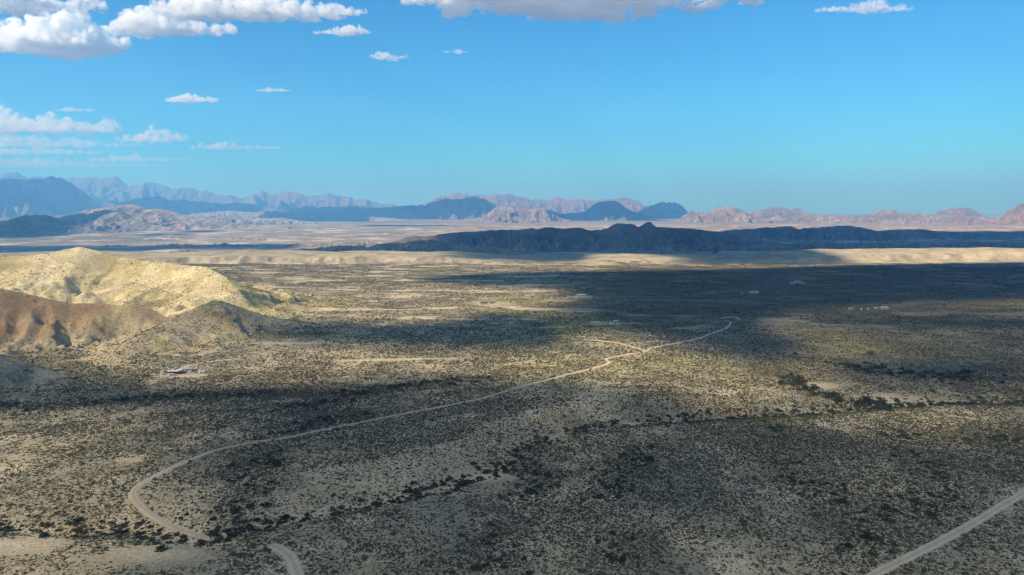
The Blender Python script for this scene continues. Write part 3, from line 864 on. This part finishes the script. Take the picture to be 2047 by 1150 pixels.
cloud('lone small cloud above the left mountains, the larger of two', (350, 184, 448, 210), 208, 0.0092, [(0, .5), (.3, 1), (.6, .7), (.85, .8), (1, .2)], 22, seed=10)
cloud('lone small flat cloud above the left mountains, the smaller of two', (528, 172, 592, 186), 186, 0.0092, [(0, .4), (.4, 1), (.8, .7), (1, .3)], 12, seed=11)
cloud('hazy cloud bank low at the left edge', (-80, 208, 255, 276), 274, 0.0023, [(0, .9), (.3, 1), (.45, .6), (.6, .7), (.8, .5), (1, .2)], 50, seed=12)
cloud('small wisp above the hazy cloud bank', (128, 211, 212, 226), 225, 0.0042, None, 12, seed=13)
cloud('hazy rounded cloud right of the low bank', (248, 246, 382, 290), 288, 0.0023, [(0, .3), (.3, .6), (.45, 1), (.7, .8), (1, .3)], 26, seed=14)
cloud('flat low cloud with a long right tail', (392, 279, 575, 302), 301, 0.0028, [(0, .4), (.25, 1), (.5, .6), (1, .12)], 26, seed=15)
cloud('faint streak of cloud just over the left mountains', (-60, 284, 215, 312), 312, 0.0018, [(0, .9), (.5, .9), (.8, .6), (1, .2)], 26, seed=16)
cloud('faintest low streak of cloud over the mountain gap', (185, 303, 385, 325), 325, 0.0018, [(0, .4), (.4, 1), (.7, .6), (1, .2)], 24, seed=17)

cloud('broad thin veil of cloud under the hazy bank at the left edge', (-100, 262, 300, 300), 298, 0.0011, [(0, .9), (.4, 1), (.7, .7), (1, .2)], 40, seed=18, ragged=1.3)
cloud('thin veil of cloud touching the left mountain tops', (-90, 308, 330, 338), 337, 0.0009, [(0, .9), (.4, 1), (.7, .7), (1, .2)], 40, seed=19, ragged=1.3)

# ---------------------------------------------------------------- houses and yards
M_WHITE = plain_mat('white_painted_metal', (0.50, 0.49, 0.46), 0.8)
M_CREAMW = plain_mat('cream_stucco', (0.55, 0.46, 0.36), 0.9)
M_PINK = plain_mat('pinkish_adobe', (0.52, 0.38, 0.29), 0.9)
M_ROOFM = plain_mat('pale_roof_metal', (0.46, 0.46, 0.45), 0.75, 0.0)
M_ROOFD = plain_mat('dark_roof_felt', (0.07, 0.06, 0.055), 0.9)
M_ROOFR = plain_mat('weathered_roof_metal', (0.26, 0.25, 0.245), 0.8, 0.0)
M_GLASS = plain_mat('window_glass', (0.02, 0.025, 0.03), 0.1)
M_WOOD = plain_mat('weathered_wood', (0.17, 0.12, 0.08), 0.9)


class MB:
    def __init__(s):
        s.v, s.f = [], []

    def box(s, x0, x1, y0, y1, z0, z1):
        b = len(s.v)
        s.v += [(x, y, z) for x in (x0, x1) for y in (y0, y1) for z in (z0, z1)]
        s.f += [tuple(b + i for i in q) for q in ((0, 1, 3, 2), (4, 6, 7, 5), (0, 4, 5, 1), (2, 3, 7, 6), (0, 2, 6, 4), (1, 5, 7, 3))]
        return s

    def prism(s, prof, x0, x1):
        """a profile of (y, z) points, extruded along x"""
        b = len(s.v); n = len(prof)
        s.v += [(x0, y, z) for y, z in prof] + [(x1, y, z) for y, z in prof]
        s.f += [tuple(b + i for i in range(n)), tuple(b + n + i for i in reversed(range(n)))]
        s.f += [(b + i, b + n + i, b + n + (i + 1) % n, b + (i + 1) % n) for i in range(n)]
        return s

    def lathe(s, prof, n=16):
        b = len(s.v); m = len(prof)
        s.v += [(r * math.cos(2 * math.pi * i / n), r * math.sin(2 * math.pi * i / n), z) for r, z in prof for i in range(n)]
        s.f += [(b + k * n + i, b + k * n + (i + 1) % n, b + (k + 1) * n + (i + 1) % n, b + (k + 1) * n + i) for k in range(m - 1) for i in range(n)]
        s.f += [tuple(b + (m - 1) * n + i for i in range(n))]
        return s

    def build(s, name, mat, parent):
        me = bpy.data.meshes.new(name)
        me.from_pydata(s.v, [], s.f); me.update()
        import bmesh
        bm = bmesh.new(); bm.from_mesh(me); bmesh.ops.recalc_face_normals(bm, faces=bm.faces); bm.to_mesh(me); bm.free()
        return link(name, me, mat, parent)


YARDS = []


def place(name, label, cat, px, py, rot, r, group=None):
    x, y = on_flat(px, py)
    for _ in range(4):                                    # settle on the ground
        z = float(land_z(np.array([x]), np.array([y]))[0]); x, y = on_flat(px, py, z)
    z = float(land_z(np.array([x]), np.array([y]))[0])
    o = bpy.data.objects.new(name, None); COL.objects.link(o)
    o.location = (x, y, z); o.rotation_euler = (0, 0, math.radians(rot)); o.scale = (0.86, 0.86, 0.86); o.empty_display_size = 1
    YARDS.append((x, y, r))
    return tag(o, label, cat, group)


def openings(o, w, d, h, n, wall):
    """a door and n windows on the front (-y), one window on each end"""
    wall_y = -d / 2
    dx = -w * 0.18
    dr = MB().box(dx - 0.45, dx + 0.45, wall_y - 0.05, wall_y + 0.02, 0.1, 2.1).build('door', M_WOOD, o)
    MB().box(dx + 0.28, dx + 0.36, wall_y - 0.11, wall_y - 0.05, 1.0, 1.12).build('handle', M_ROOFR, dr)
    for i in range(n):
        x = -w / 2 + w * (i + 0.5) / n
        if abs(x - dx) < 1.2:
            x += 1.5
        wd = MB().box(x - 0.65, x + 0.65, wall_y - 0.04, wall_y + 0.02, 1.0, 2.0).build('window', M_GLASS, o)
        MB().box(x - 0.75, x + 0.75, wall_y - 0.08, wall_y - 0.042, 0.9, 0.99).build('sill', M_WHITE, wd)
    for s in (-1, 1):
        MB().box(s * w / 2 - 0.04, s * w / 2 + 0.04, -0.6, 0.6, 1.0, 2.0).build('window', M_GLASS, o)


def house(label, px, py, w, d, h, rot, wall, roof, pitch=0.35, n=3, name='house'):
    o = place(name, label, 'house', px, py, rot, max(w, d) * 0.62)
    e = 0.45; rz = h + (d / 2) * pitch
    MB().prism([(-d / 2, -1.0), (d / 2, -1.0), (d / 2, h), (0, rz), (-d / 2, h)], -w / 2, w / 2).build('wall', wall, o)
    t = 0.16
    r = MB().prism([(-d / 2 - e, h - e * pitch + 0.02), (0, rz + 0.02), (d / 2 + e, h - e * pitch + 0.02), (d / 2 + e, h - e * pitch + t), (0, rz + t + 0.04), (-d / 2 - e, h - e * pitch + t)], -w / 2 - e, w / 2 + e).build('roof', roof, o)
    MB().box(w * 0.22, w * 0.22 + 0.4, -0.2, 0.2, rz - 0.3, rz + 0.8).build('chimney', M_ROOFR, r)
    openings(o, w, d, h, n, wall)
    return o


def trailer(label, px, py, w, d, h, rot, wall, n=3, cat='trailer'):
    o = place('trailer', label, cat, px, py, rot, max(w, d) * 0.62)
    k = 0.25
    MB().prism([(-d / 2, 0.55), (d / 2, 0.55), (d / 2, h - k), (d / 2 - k, h), (-d / 2 + k, h), (-d / 2, h - k)], -w / 2, w / 2).build('body', wall, o)
    MB().prism([(-d / 2 - 0.12, h - 0.1), (d / 2 + 0.12, h - 0.1), (d / 2 - 0.1, h + 0.12), (-d / 2 + 0.1, h + 0.12)], -w / 2 - 0.1, w / 2 + 0.1).build('roof', M_ROOFM, o)
    MB().box(-w / 2 + 0.3, w / 2 - 0.3, -d / 2 + 0.1, d / 2 - 0.1, -1.0, 0.55).build('skirt', M_ROOFR, o)
    openings(o, w, d, h, n, wall)
    return o


def shed(label, px, py, w, d, h, rot, wall, roof, posts=4):
    o = place('shed', label, 'shed', px, py, rot, max(w, d) * 0.62)
    MB().box(-w / 2, w / 2, d / 2 - 0.12, d / 2, -1.0, h - 0.05).build('back_wall', wall, o)
    MB().box(-w / 2, -w / 2 + 0.12, -d / 2 + 1.0, d / 2 - 0.13, -1.0, h - 0.05).build('side_wall', wall, o)
    MB().prism([(-d / 2 - 0.5, h + 0.25), (d / 2 + 0.5, h), (d / 2 + 0.5, h + 0.12), (-d / 2 - 0.5, h + 0.37)], -w / 2 - 0.4, w / 2 + 0.4).build('roof', roof, o)
    for i in range(posts):
        x = -w / 2 + 0.2 + (w - 0.4) * i / (posts - 1)
        MB().box(x - 0.08, x + 0.08, -d / 2, -d / 2 + 0.16, -1.0, h + 0.22).build('post', M_WOOD, o)
    return o


def tank(label, px, py, r, h):
    o = place('water_tank', label, 'water tank', px, py, 0, r + 1)
    t = MB().lathe([(r, -0.8), (r, h * 0.33), (r * 1.03, h * 0.34), (r * 1.03, h * 0.36), (r, h * 0.37), (r, h * 0.66), (r * 1.03, h * 0.67), (r * 1.03, h * 0.69), (r, h * 0.70), (r, h), (r * 0.6, h * 1.14), (r * 0.2, h * 1.18)]).build('tank_wall', M_WHITE, o)
    MB().lathe([(r * 0.19, h * 1.17), (r * 0.19, h * 1.23), (r * 0.1, h * 1.25)]).build('lid', M_ROOFR, t)
    return o


shed('long open-fronted shed with a pale roof, leftmost building of the homestead below the hills', 348, 748, 8, 5, 2.6, 6, M_ROOFR, M_WHITE)
tank('white water tank at the left end of the open-fronted homestead shed', 324, 750, 1.2, 2.1)
trailer('small white trailer in front of the open-fronted homestead shed', 343, 752, 4.4, 2.1, 2.1, 4, M_WHITE, 2)
house('squat white house in the middle of the homestead below the hills', 361, 745, 4, 3.6, 2.2, -14, M_WHITE, M_ROOFM, 0.3, 2)
house('grey-roofed house behind the others of the homestead below the hills', 377, 742, 6, 4.2, 2.3, 10, M_WHITE, M_ROOFR, 0.4, 2)
trailer('white trailer with a grey roof, rightmost of the homestead below the hills', 404, 747, 5.4, 2.5, 2.4, 3, M_WHITE, 3)
house('pinkish house with a dark roof in the sunlit strip of plain', 968, 609, 11, 8, 3.0, 5, M_PINK, M_ROOFD, 0.25, 4)
house('low pale annex at the right of the pinkish house with a dark roof', 984, 608, 8, 6, 2.6, -8, M_CREAMW, M_ROOFD, 0.2, 2)
house('large white house alone at the edge of the far cloud shadow', 1162, 593, 13, 9, 3.0, 8, M_WHITE, M_ROOFM, 0.3, 4)
trailer('long low pale trailer, leftmost of the houses left of the road end', 1190, 648, 11.5, 4, 2.8, -6, M_WHITE, 4)
house('small grey house just right of the long low pale trailer', 1207, 647, 5, 4, 2.5, 12, M_CREAMW, M_ROOFR, 0.3, 1)
house('white house with a bright roof, rightmost of the houses left of the road end', 1231, 646, 6.5, 5, 2.8, -10, M_WHITE, M_ROOFM, 0.35, 2)
tank('white water tank beside the white house with a bright roof', 1221, 647, 1.4, 2.8)
house('long white barn-like house alone in the dark plain right of the road end', 1507, 587, 15, 8, 3.2, 2, M_WHITE, M_ROOFM, 0.28, 5)
tank('small white tank left of the long white house in the dark plain', 1483, 589, 1.6, 2.6)
house('left one of three white houses on the farthest dark plain', 1584, 568, 8, 6, 3, 6, M_WHITE, M_ROOFM, 0.3, 2)
house('middle one of three white houses on the farthest dark plain', 1594, 566, 10, 7, 3.4, -4, M_WHITE, M_ROOFM, 0.3, 3)
trailer('right one of three white buildings on the farthest dark plain', 1605, 568, 9, 4, 2.9, 9, M_WHITE, 3)
house('leftmost pale house of the row at the top of the sunlit patch on the right', 1701, 619, 5, 4.5, 2.8, 0, M_WHITE, M_ROOFR, 0.3, 1)
tank('pale tank second from left in the row on the right', 1722, 620, 1.1, 2.2)
tank('pale tank third from left in the row on the right', 1735, 620, 1.0, 2.6)
trailer('grey trailer fourth from left in the row on the right', 1752, 618, 6, 3, 2.6, 4, M_ROOFM, 2)
house('long grey-roofed house rightmost in the row on the right', 1768, 618, 8.5, 6, 2.8, -5, M_CREAMW, M_ROOFM, 0.3, 3)
shed('lone low shed in the shadow right of the pinkish house', 1070, 626, 6.5, 4, 2.6, 10, M_ROOFR, M_ROOFM, 3)

# ---------------------------------------------------------------- shrubs
M_SHRUB = foliage_mat('desert_scrub_leaves', [(0.075, 0.08, 0.045), (0.11, 0.112, 0.055), (0.14, 0.125, 0.085), (0.10, 0.108, 0.072), (0.165, 0.158, 0.07), (0.085, 0.09, 0.055)])
M_MESQ = foliage_mat('mesquite_leaves', [(0.05, 0.058, 0.028), (0.075, 0.08, 0.04), (0.085, 0.08, 0.05)])
M_TUFT = foliage_mat('dry_grass_and_dead_scrub', [(0.16, 0.145, 0.09), (0.20, 0.18, 0.105), (0.13, 0.12, 0.085), (0.19, 0.18, 0.085)])


def shrub_mesh(name, seed, leaves, size, mat, tall=0.75, spread=0.5):
    """leaf sprays spread through an uneven dome, on a few bare stems"""
    rg = np.random.default_rng(seed)
    v, f = [], []
    lobes = rg.uniform(-0.45, 0.45, (5, 2)); lh = rg.uniform(0.55, 1.0, 5)
    for i in range(leaves):
        k = rg.integers(5)
        th = rg.uniform(0, 2 * math.pi); cz = rg.uniform(0.0, 1.0); rr = rg.uniform(0.55, 1.0) ** 0.5
        p = np.array([lobes[k, 0] + spread * rr * math.sqrt(max(1 - cz * cz, 0)) * math.cos(th), lobes[k, 1] + spread * rr * math.sqrt(max(1 - cz * cz, 0)) * math.sin(th), lh[k] * tall * (0.12 + 0.88 * cz * rr)])
        a = rg.normal(size=3); a /= np.linalg.norm(a); b = np.cross(a, rg.normal(size=3)); b /= np.linalg.norm(b)
        s = size * rg.uniform(0.6, 1.4)
        n = len(v)
        v += [p - a * s, p + b * s * 0.6, p + a * s, p - b * s * 0.6]; f.append((n, n + 1, n + 2, n + 3))
    for i in range(4):
        th = rg.uniform(0, 6.28); n = len(v); q = np.array([math.cos(th) * 0.35, math.sin(th) * 0.35, tall * 0.6]); s = np.array([-math.sin(th), math.cos(th), 0]) * 0.03
        v += [-s, s, q + s * 0.5, q - s * 0.5]; f.append((n, n + 1, n + 2, n + 3))
    me = raw_mesh(name, np.array(v), np.array(f), smooth=False)
    me.materials.append(mat)
    return me


SHRUBS = [shrub_mesh('desert_shrub', 200 + i, 46, 0.20, M_SHRUB, t) for i, t in enumerate((0.7, 0.85, 1.0, 0.6))]
TUFTS = [shrub_mesh('dry_tuft', 400 + i, 34, 0.2, M_TUFT, 0.6) for i in range(2)]
MESQ = [shrub_mesh('mesquite_shrub', 300 + i, 190, 0.13, M_MESQ, t, 0.55) for i, t in enumerate((0.75, 0.9, 0.65))]
PROTO = bpy.data.collections.new('shrub_kinds')
for i, me in enumerate(SHRUBS + MESQ + TUFTS):
    PROTO.objects.link(bpy.data.objects.new('shrub_kind_%02d' % i, me))


def clear_of(x, y):
    ok = np.ones(x.shape, bool)
    for pts, w in ROADS:
        near = (x > pts[:, 0].min() - 8) & (x < pts[:, 0].max() + 8) & (y > pts[:, 1].min() - 8) & (y < pts[:, 1].max() + 8)
        if near.any():
            d, _, _ = poly_dist(x[near], y[near], pts[::4] if len(pts) > 60 else pts)
            ok[near] &= d > w * 0.5 * RNG.uniform(0.85, 1.3, d.shape)
    for a, b, r in YARDS:
        ok &= np.hypot(x - a, y - b) > r
    return ok


def candidates(n, y0, y1, k=0.80, m=40):
    y = np.sqrt(RNG.uniform(y0 * y0, y1 * y1, n))
    return RNG.uniform(-1, 1, n) * (k * y + m), y


px_, py_, sz_, kd_ = [], [], [], []
for n, y0, y1 in ((980000, 150, 600), (430000, 600, 950), (720000, 950, 1620)):
    x, y = candidates(n, y0, y1)
    dens = 0.64 + 0.6 * fbm(x, y, 9, 3, 64) + 0.7 * fbm(x, y, 30, 4, 61) + 0.6 * fbm(x, y, 140, 3, 62)
    dw, side, _ = poly_dist(x, y, WASH)
    bare = (dw * side > 3) & (dw < 30) & (x > -160) & (x < 60)
    dens = np.where(bare, np.minimum(dens, 0.48 + 0.4 * fbm(x, y, 14, 3, 65)), dens)
    dens -= 0.5 * np.exp(-(dw / 3.0) ** 2)
    for p in DRAINS + [WASH_R, WASH_R2]:
        dd, _, _ = poly_dist(x, y, p)
        dens += 0.7 * np.exp(-(dd / 11.0) ** 2)
    onhill = np.zeros(x.shape, bool)
    for k in ('pale', 'peak', 'edge', 'brown'):
        onhill |= hill_z(k, x, y) > 3.0
    dens = np.where(onhill, dens * 0.5, dens)
    for bx0, by0, rx, ry in BARE:
        dens -= 1.1 * np.exp(-(((x - bx0) / rx) ** 2 + ((y - by0) / ry) ** 2))
    bz = hill_z('brown', x, y)
    dens = np.where((bz > 9) & (x < -330), dens * 0.12, dens)
    stripes = sstep(0.12, 0.3, fbm(x * 0.35, y, 40, 4, 24)) * sstep(600, 800, y)
    dens -= stripes * 0.7
    dens = np.where((x < -100) & (y < 245), dens - 0.25, dens)
    dens = dens * (1 - 0.72 * sstep(330, 600, y) if y1 <= 600 else (1 - 0.45 * sstep(650, 950, y) if y1 <= 950 else 1.0))
    keep = RNG.uniform(0, 1, n) < dens
    x, y = x[keep], y[keep]
    keep = clear_of(x, y)
    x, y = x[keep], y[keep]
    px_.append(x); py_.append(y); sz_.append(np.interp(y, [150, 350, 600, 1000], [0.36, 0.39, 0.49, 0.56]) * np.exp(RNG.normal(0, 0.45, len(x)))); kd_.append(np.where(RNG.uniform(0, 1, len(x)) < 0.38, RNG.integers(7, 9, len(x)), RNG.integers(0, 4, len(x))))
SX_, SY_, SS_, SK_ = map(np.concatenate, (px_, py_, sz_, kd_))

mx_, my_, mr_, mg_ = [], [], [], []
for gi, (p, per, wd, r0) in enumerate([(WASH, 0.42, 8.5, 1.02), (WASH_R, 0.6, 9.0, 1.7), (WASH_R2, 0.6, 16.0, 1.7)] + [(q, 0.8, 9.0, 1.15) for q in DRAINS]):
    pts = np.array(p); seg = np.concatenate([[0], np.cumsum(np.hypot(*np.diff(pts, axis=0).T))])
    n = int(seg[-1] / per)
    s = RNG.uniform(0, seg[-1], n)
    x = np.interp(s, seg, pts[:, 0]) + RNG.normal(0, wd * 0.6, n); y = np.interp(s, seg, pts[:, 1]) + RNG.normal(0, wd * 0.6, n)
    keep = (fbm(x, y, 42, 4, 63) > (-0.28 if gi == 0 else -0.12)) & clear_of(x, y)
    mx_.append(x[keep]); my_.append(y[keep]); mr_.append(r0 * np.exp(RNG.normal(0, 0.42, keep.sum()))); mg_.append(np.full(keep.sum(), gi))
MX, MY, MR, MG = map(np.concatenate, (mx_, my_, mr_, mg_))


def in_frame(x, y, z):
    c, s = math.cos(PITCH), math.sin(PITCH)
    dz = z - CAM_H
    f = y * c - dz * s; v = y * s + dz * c
    u = x / f * F_PX + 1023.5; w = 575 - v / f * F_PX
    return (u > 6) & (u < 2040) & (w > 0) & (w < 1142) & (y > 10)


# the shrubs that show largest are things of their own
MZ = land_z(MX, MY)
order = np.argsort(-(MR / np.hypot(MX, MY)) * in_frame(MX, MY, MZ))[:300]
MLAB = {0: ('dark mesquite shrub in the thicket lining the main dry wash', 'mesquite shrubs along the main wash'),
        1: ('dark green mesquite shrub in the curved thicket on the right plain', 'mesquite shrubs of the curved thicket'),
        2: ('mesquite shrub in the scattered thicket on the sunlit right plain', 'mesquite shrubs of the scattered thicket')}
for i, lab in enumerate(('gully below the middle of the main wash', 'short gully right of the picture centre', 'gully running down to the lower right road', 'gully in the lower middle of the plain',
                         'gully beside the bend of the pale road', 'gully at the right edge', 'dark belt in front of the hills', 'dark clump behind the pale road')):
    MLAB[3 + i] = ('dark mesquite shrub growing in the ' + lab, 'mesquite shrubs in the ' + lab)
for i in order:
    o = bpy.data.objects.new('mesquite_shrub', MESQ[i % 3]); COL.objects.link(o)
    o.location = (MX[i], MY[i], MZ[i] - 0.1); o.rotation_euler = (0, 0, RNG.uniform(0, 6.28)); o.scale = (MR[i], MR[i], MR[i] * RNG.uniform(0.8, 1.15))
    tag(o, MLAB[int(MG[i])][0], 'shrub', MLAB[int(MG[i])][1])
rest = np.ones(len(MX), bool); rest[order] = False

SZ_ = land_z(SX_, SY_)
fr = in_frame(SX_, SY_, SZ_)
order = np.argsort(-(SS_ / np.hypot(SX_, SY_)) * fr * (SK_ < 4))[:300]
for i in order:
    o = bpy.data.objects.new('desert_shrub', SHRUBS[SK_[i]]); COL.objects.link(o)
    o.location = (SX_[i], SY_[i], SZ_[i] - 0.05); o.rotation_euler = (0, 0, RNG.uniform(0, 6.28)); o.scale = (SS_[i],) * 3
    side = 'left of the near road stub' if SX_[i] < -72 else ('between the near road stub and the corner road' if SX_[i] < 110 else 'beside the corner road')
    tag(o, 'larger scrub bush in the nearest ground ' + side, 'shrub', 'near scrub bushes ' + side)
keep = np.ones(len(SX_), bool); keep[order] = False

bx = np.concatenate([SX_[keep], MX[rest]]); by = np.concatenate([SY_[keep], MY[rest]]); bz_ = np.concatenate([SZ_[keep], MZ[rest]]) - 0.05
bs_ = np.concatenate([SS_[keep], MR[rest]]); bk = np.concatenate([SK_[keep], 4 + RNG.integers(0, 3, rest.sum())])
me = bpy.data.meshes.new('scrub')
me.vertices.add(len(bx)); me.vertices.foreach_set('co', np.stack([bx, by, bz_], 1).astype(np.float32).ravel())
for nm, ty, arr in (('size', 'FLOAT', bs_), ('turn', 'FLOAT', RNG.uniform(0, 6.28, len(bx))), ('pick', 'INT', bk)):
    a = me.attributes.new(nm, ty, 'POINT'); a.data.foreach_set('value', arr.astype(np.int32 if ty == 'INT' else np.float32))
me.update()
scrub = tag(link('scrub', me), 'low desert scrub scattered over the plain and hills', 'scrub', kind='stuff')
ng = bpy.data.node_groups.new('scatter_scrub', 'GeometryNodeTree')
ng.interface.new_socket('Geometry', in_out='INPUT', socket_type='NodeSocketGeometry')
ng.interface.new_socket('Geometry', in_out='OUTPUT', socket_type='NodeSocketGeometry')
N, L = ng.nodes, ng.links
gi, go = N.new('NodeGroupInput'), N.new('NodeGroupOutput')
m2p = N.new('GeometryNodeMeshToPoints')
iop = N.new('GeometryNodeInstanceOnPoints')
ci = N.new('GeometryNodeCollectionInfo'); ci.inputs['Collection'].default_value = PROTO
ci.inputs['Separate Children'].default_value = True; ci.inputs['Reset Children'].default_value = True
iop.inputs['Pick Instance'].default_value = True


def named(nm, ty):
    q = N.new('GeometryNodeInputNamedAttribute'); q.data_type = ty; q.inputs['Name'].default_value = nm
    return q.outputs['Attribute']


cx_ = N.new('ShaderNodeCombineXYZ'); L.new(named('turn', 'FLOAT'), cx_.inputs['Z'])
L.new(gi.outputs[0], m2p.inputs['Mesh']); L.new(m2p.outputs[0], iop.inputs['Points'])
L.new(ci.outputs[0], iop.inputs['Instance']); L.new(named('pick', 'INT'), iop.inputs['Instance Index'])
L.new(cx_.outputs[0], iop.inputs['Rotation']); L.new(named('size', 'FLOAT'), iop.inputs['Scale'])
L.new(iop.outputs[0], go.inputs[0])
mod = scrub.modifiers.new('scatter', 'NODES'); mod.node_group = ng


# ---------------------------------------------------------------- air
hz_min, hz_max = Vector((-41000, -41000, -120)), Vector((41000, 41000, 1600))
hv = [(x, y, z) for x in (hz_min.x, hz_max.x) for y in (hz_min.y, hz_max.y) for z in (hz_min.z, hz_max.z)]
hf = np.array([(0, 1, 3, 2), (4, 6, 7, 5), (0, 4, 5, 1), (2, 3, 7, 6), (0, 2, 6, 4), (1, 5, 7, 3)])
M_HAZE, _n, _l = new_mat('pale_blue_air')
_v = _n.new('ShaderNodeVolumePrincipled')
_v.inputs['Color'].default_value = (0.16, 0.48, 1.0, 1)
_v.inputs['Absorption Color'].default_value = (0.52, 0.52, 0.52, 1)
_v.inputs['Density'].default_value = 1.0e-4
_o = _n.new('ShaderNodeOutputMaterial'); _l.new(_v.outputs[0], _o.inputs['Volume'])
tag(link('haze', raw_mesh('haze', np.array(hv), hf, smooth=False), M_HAZE), kind='stuff')
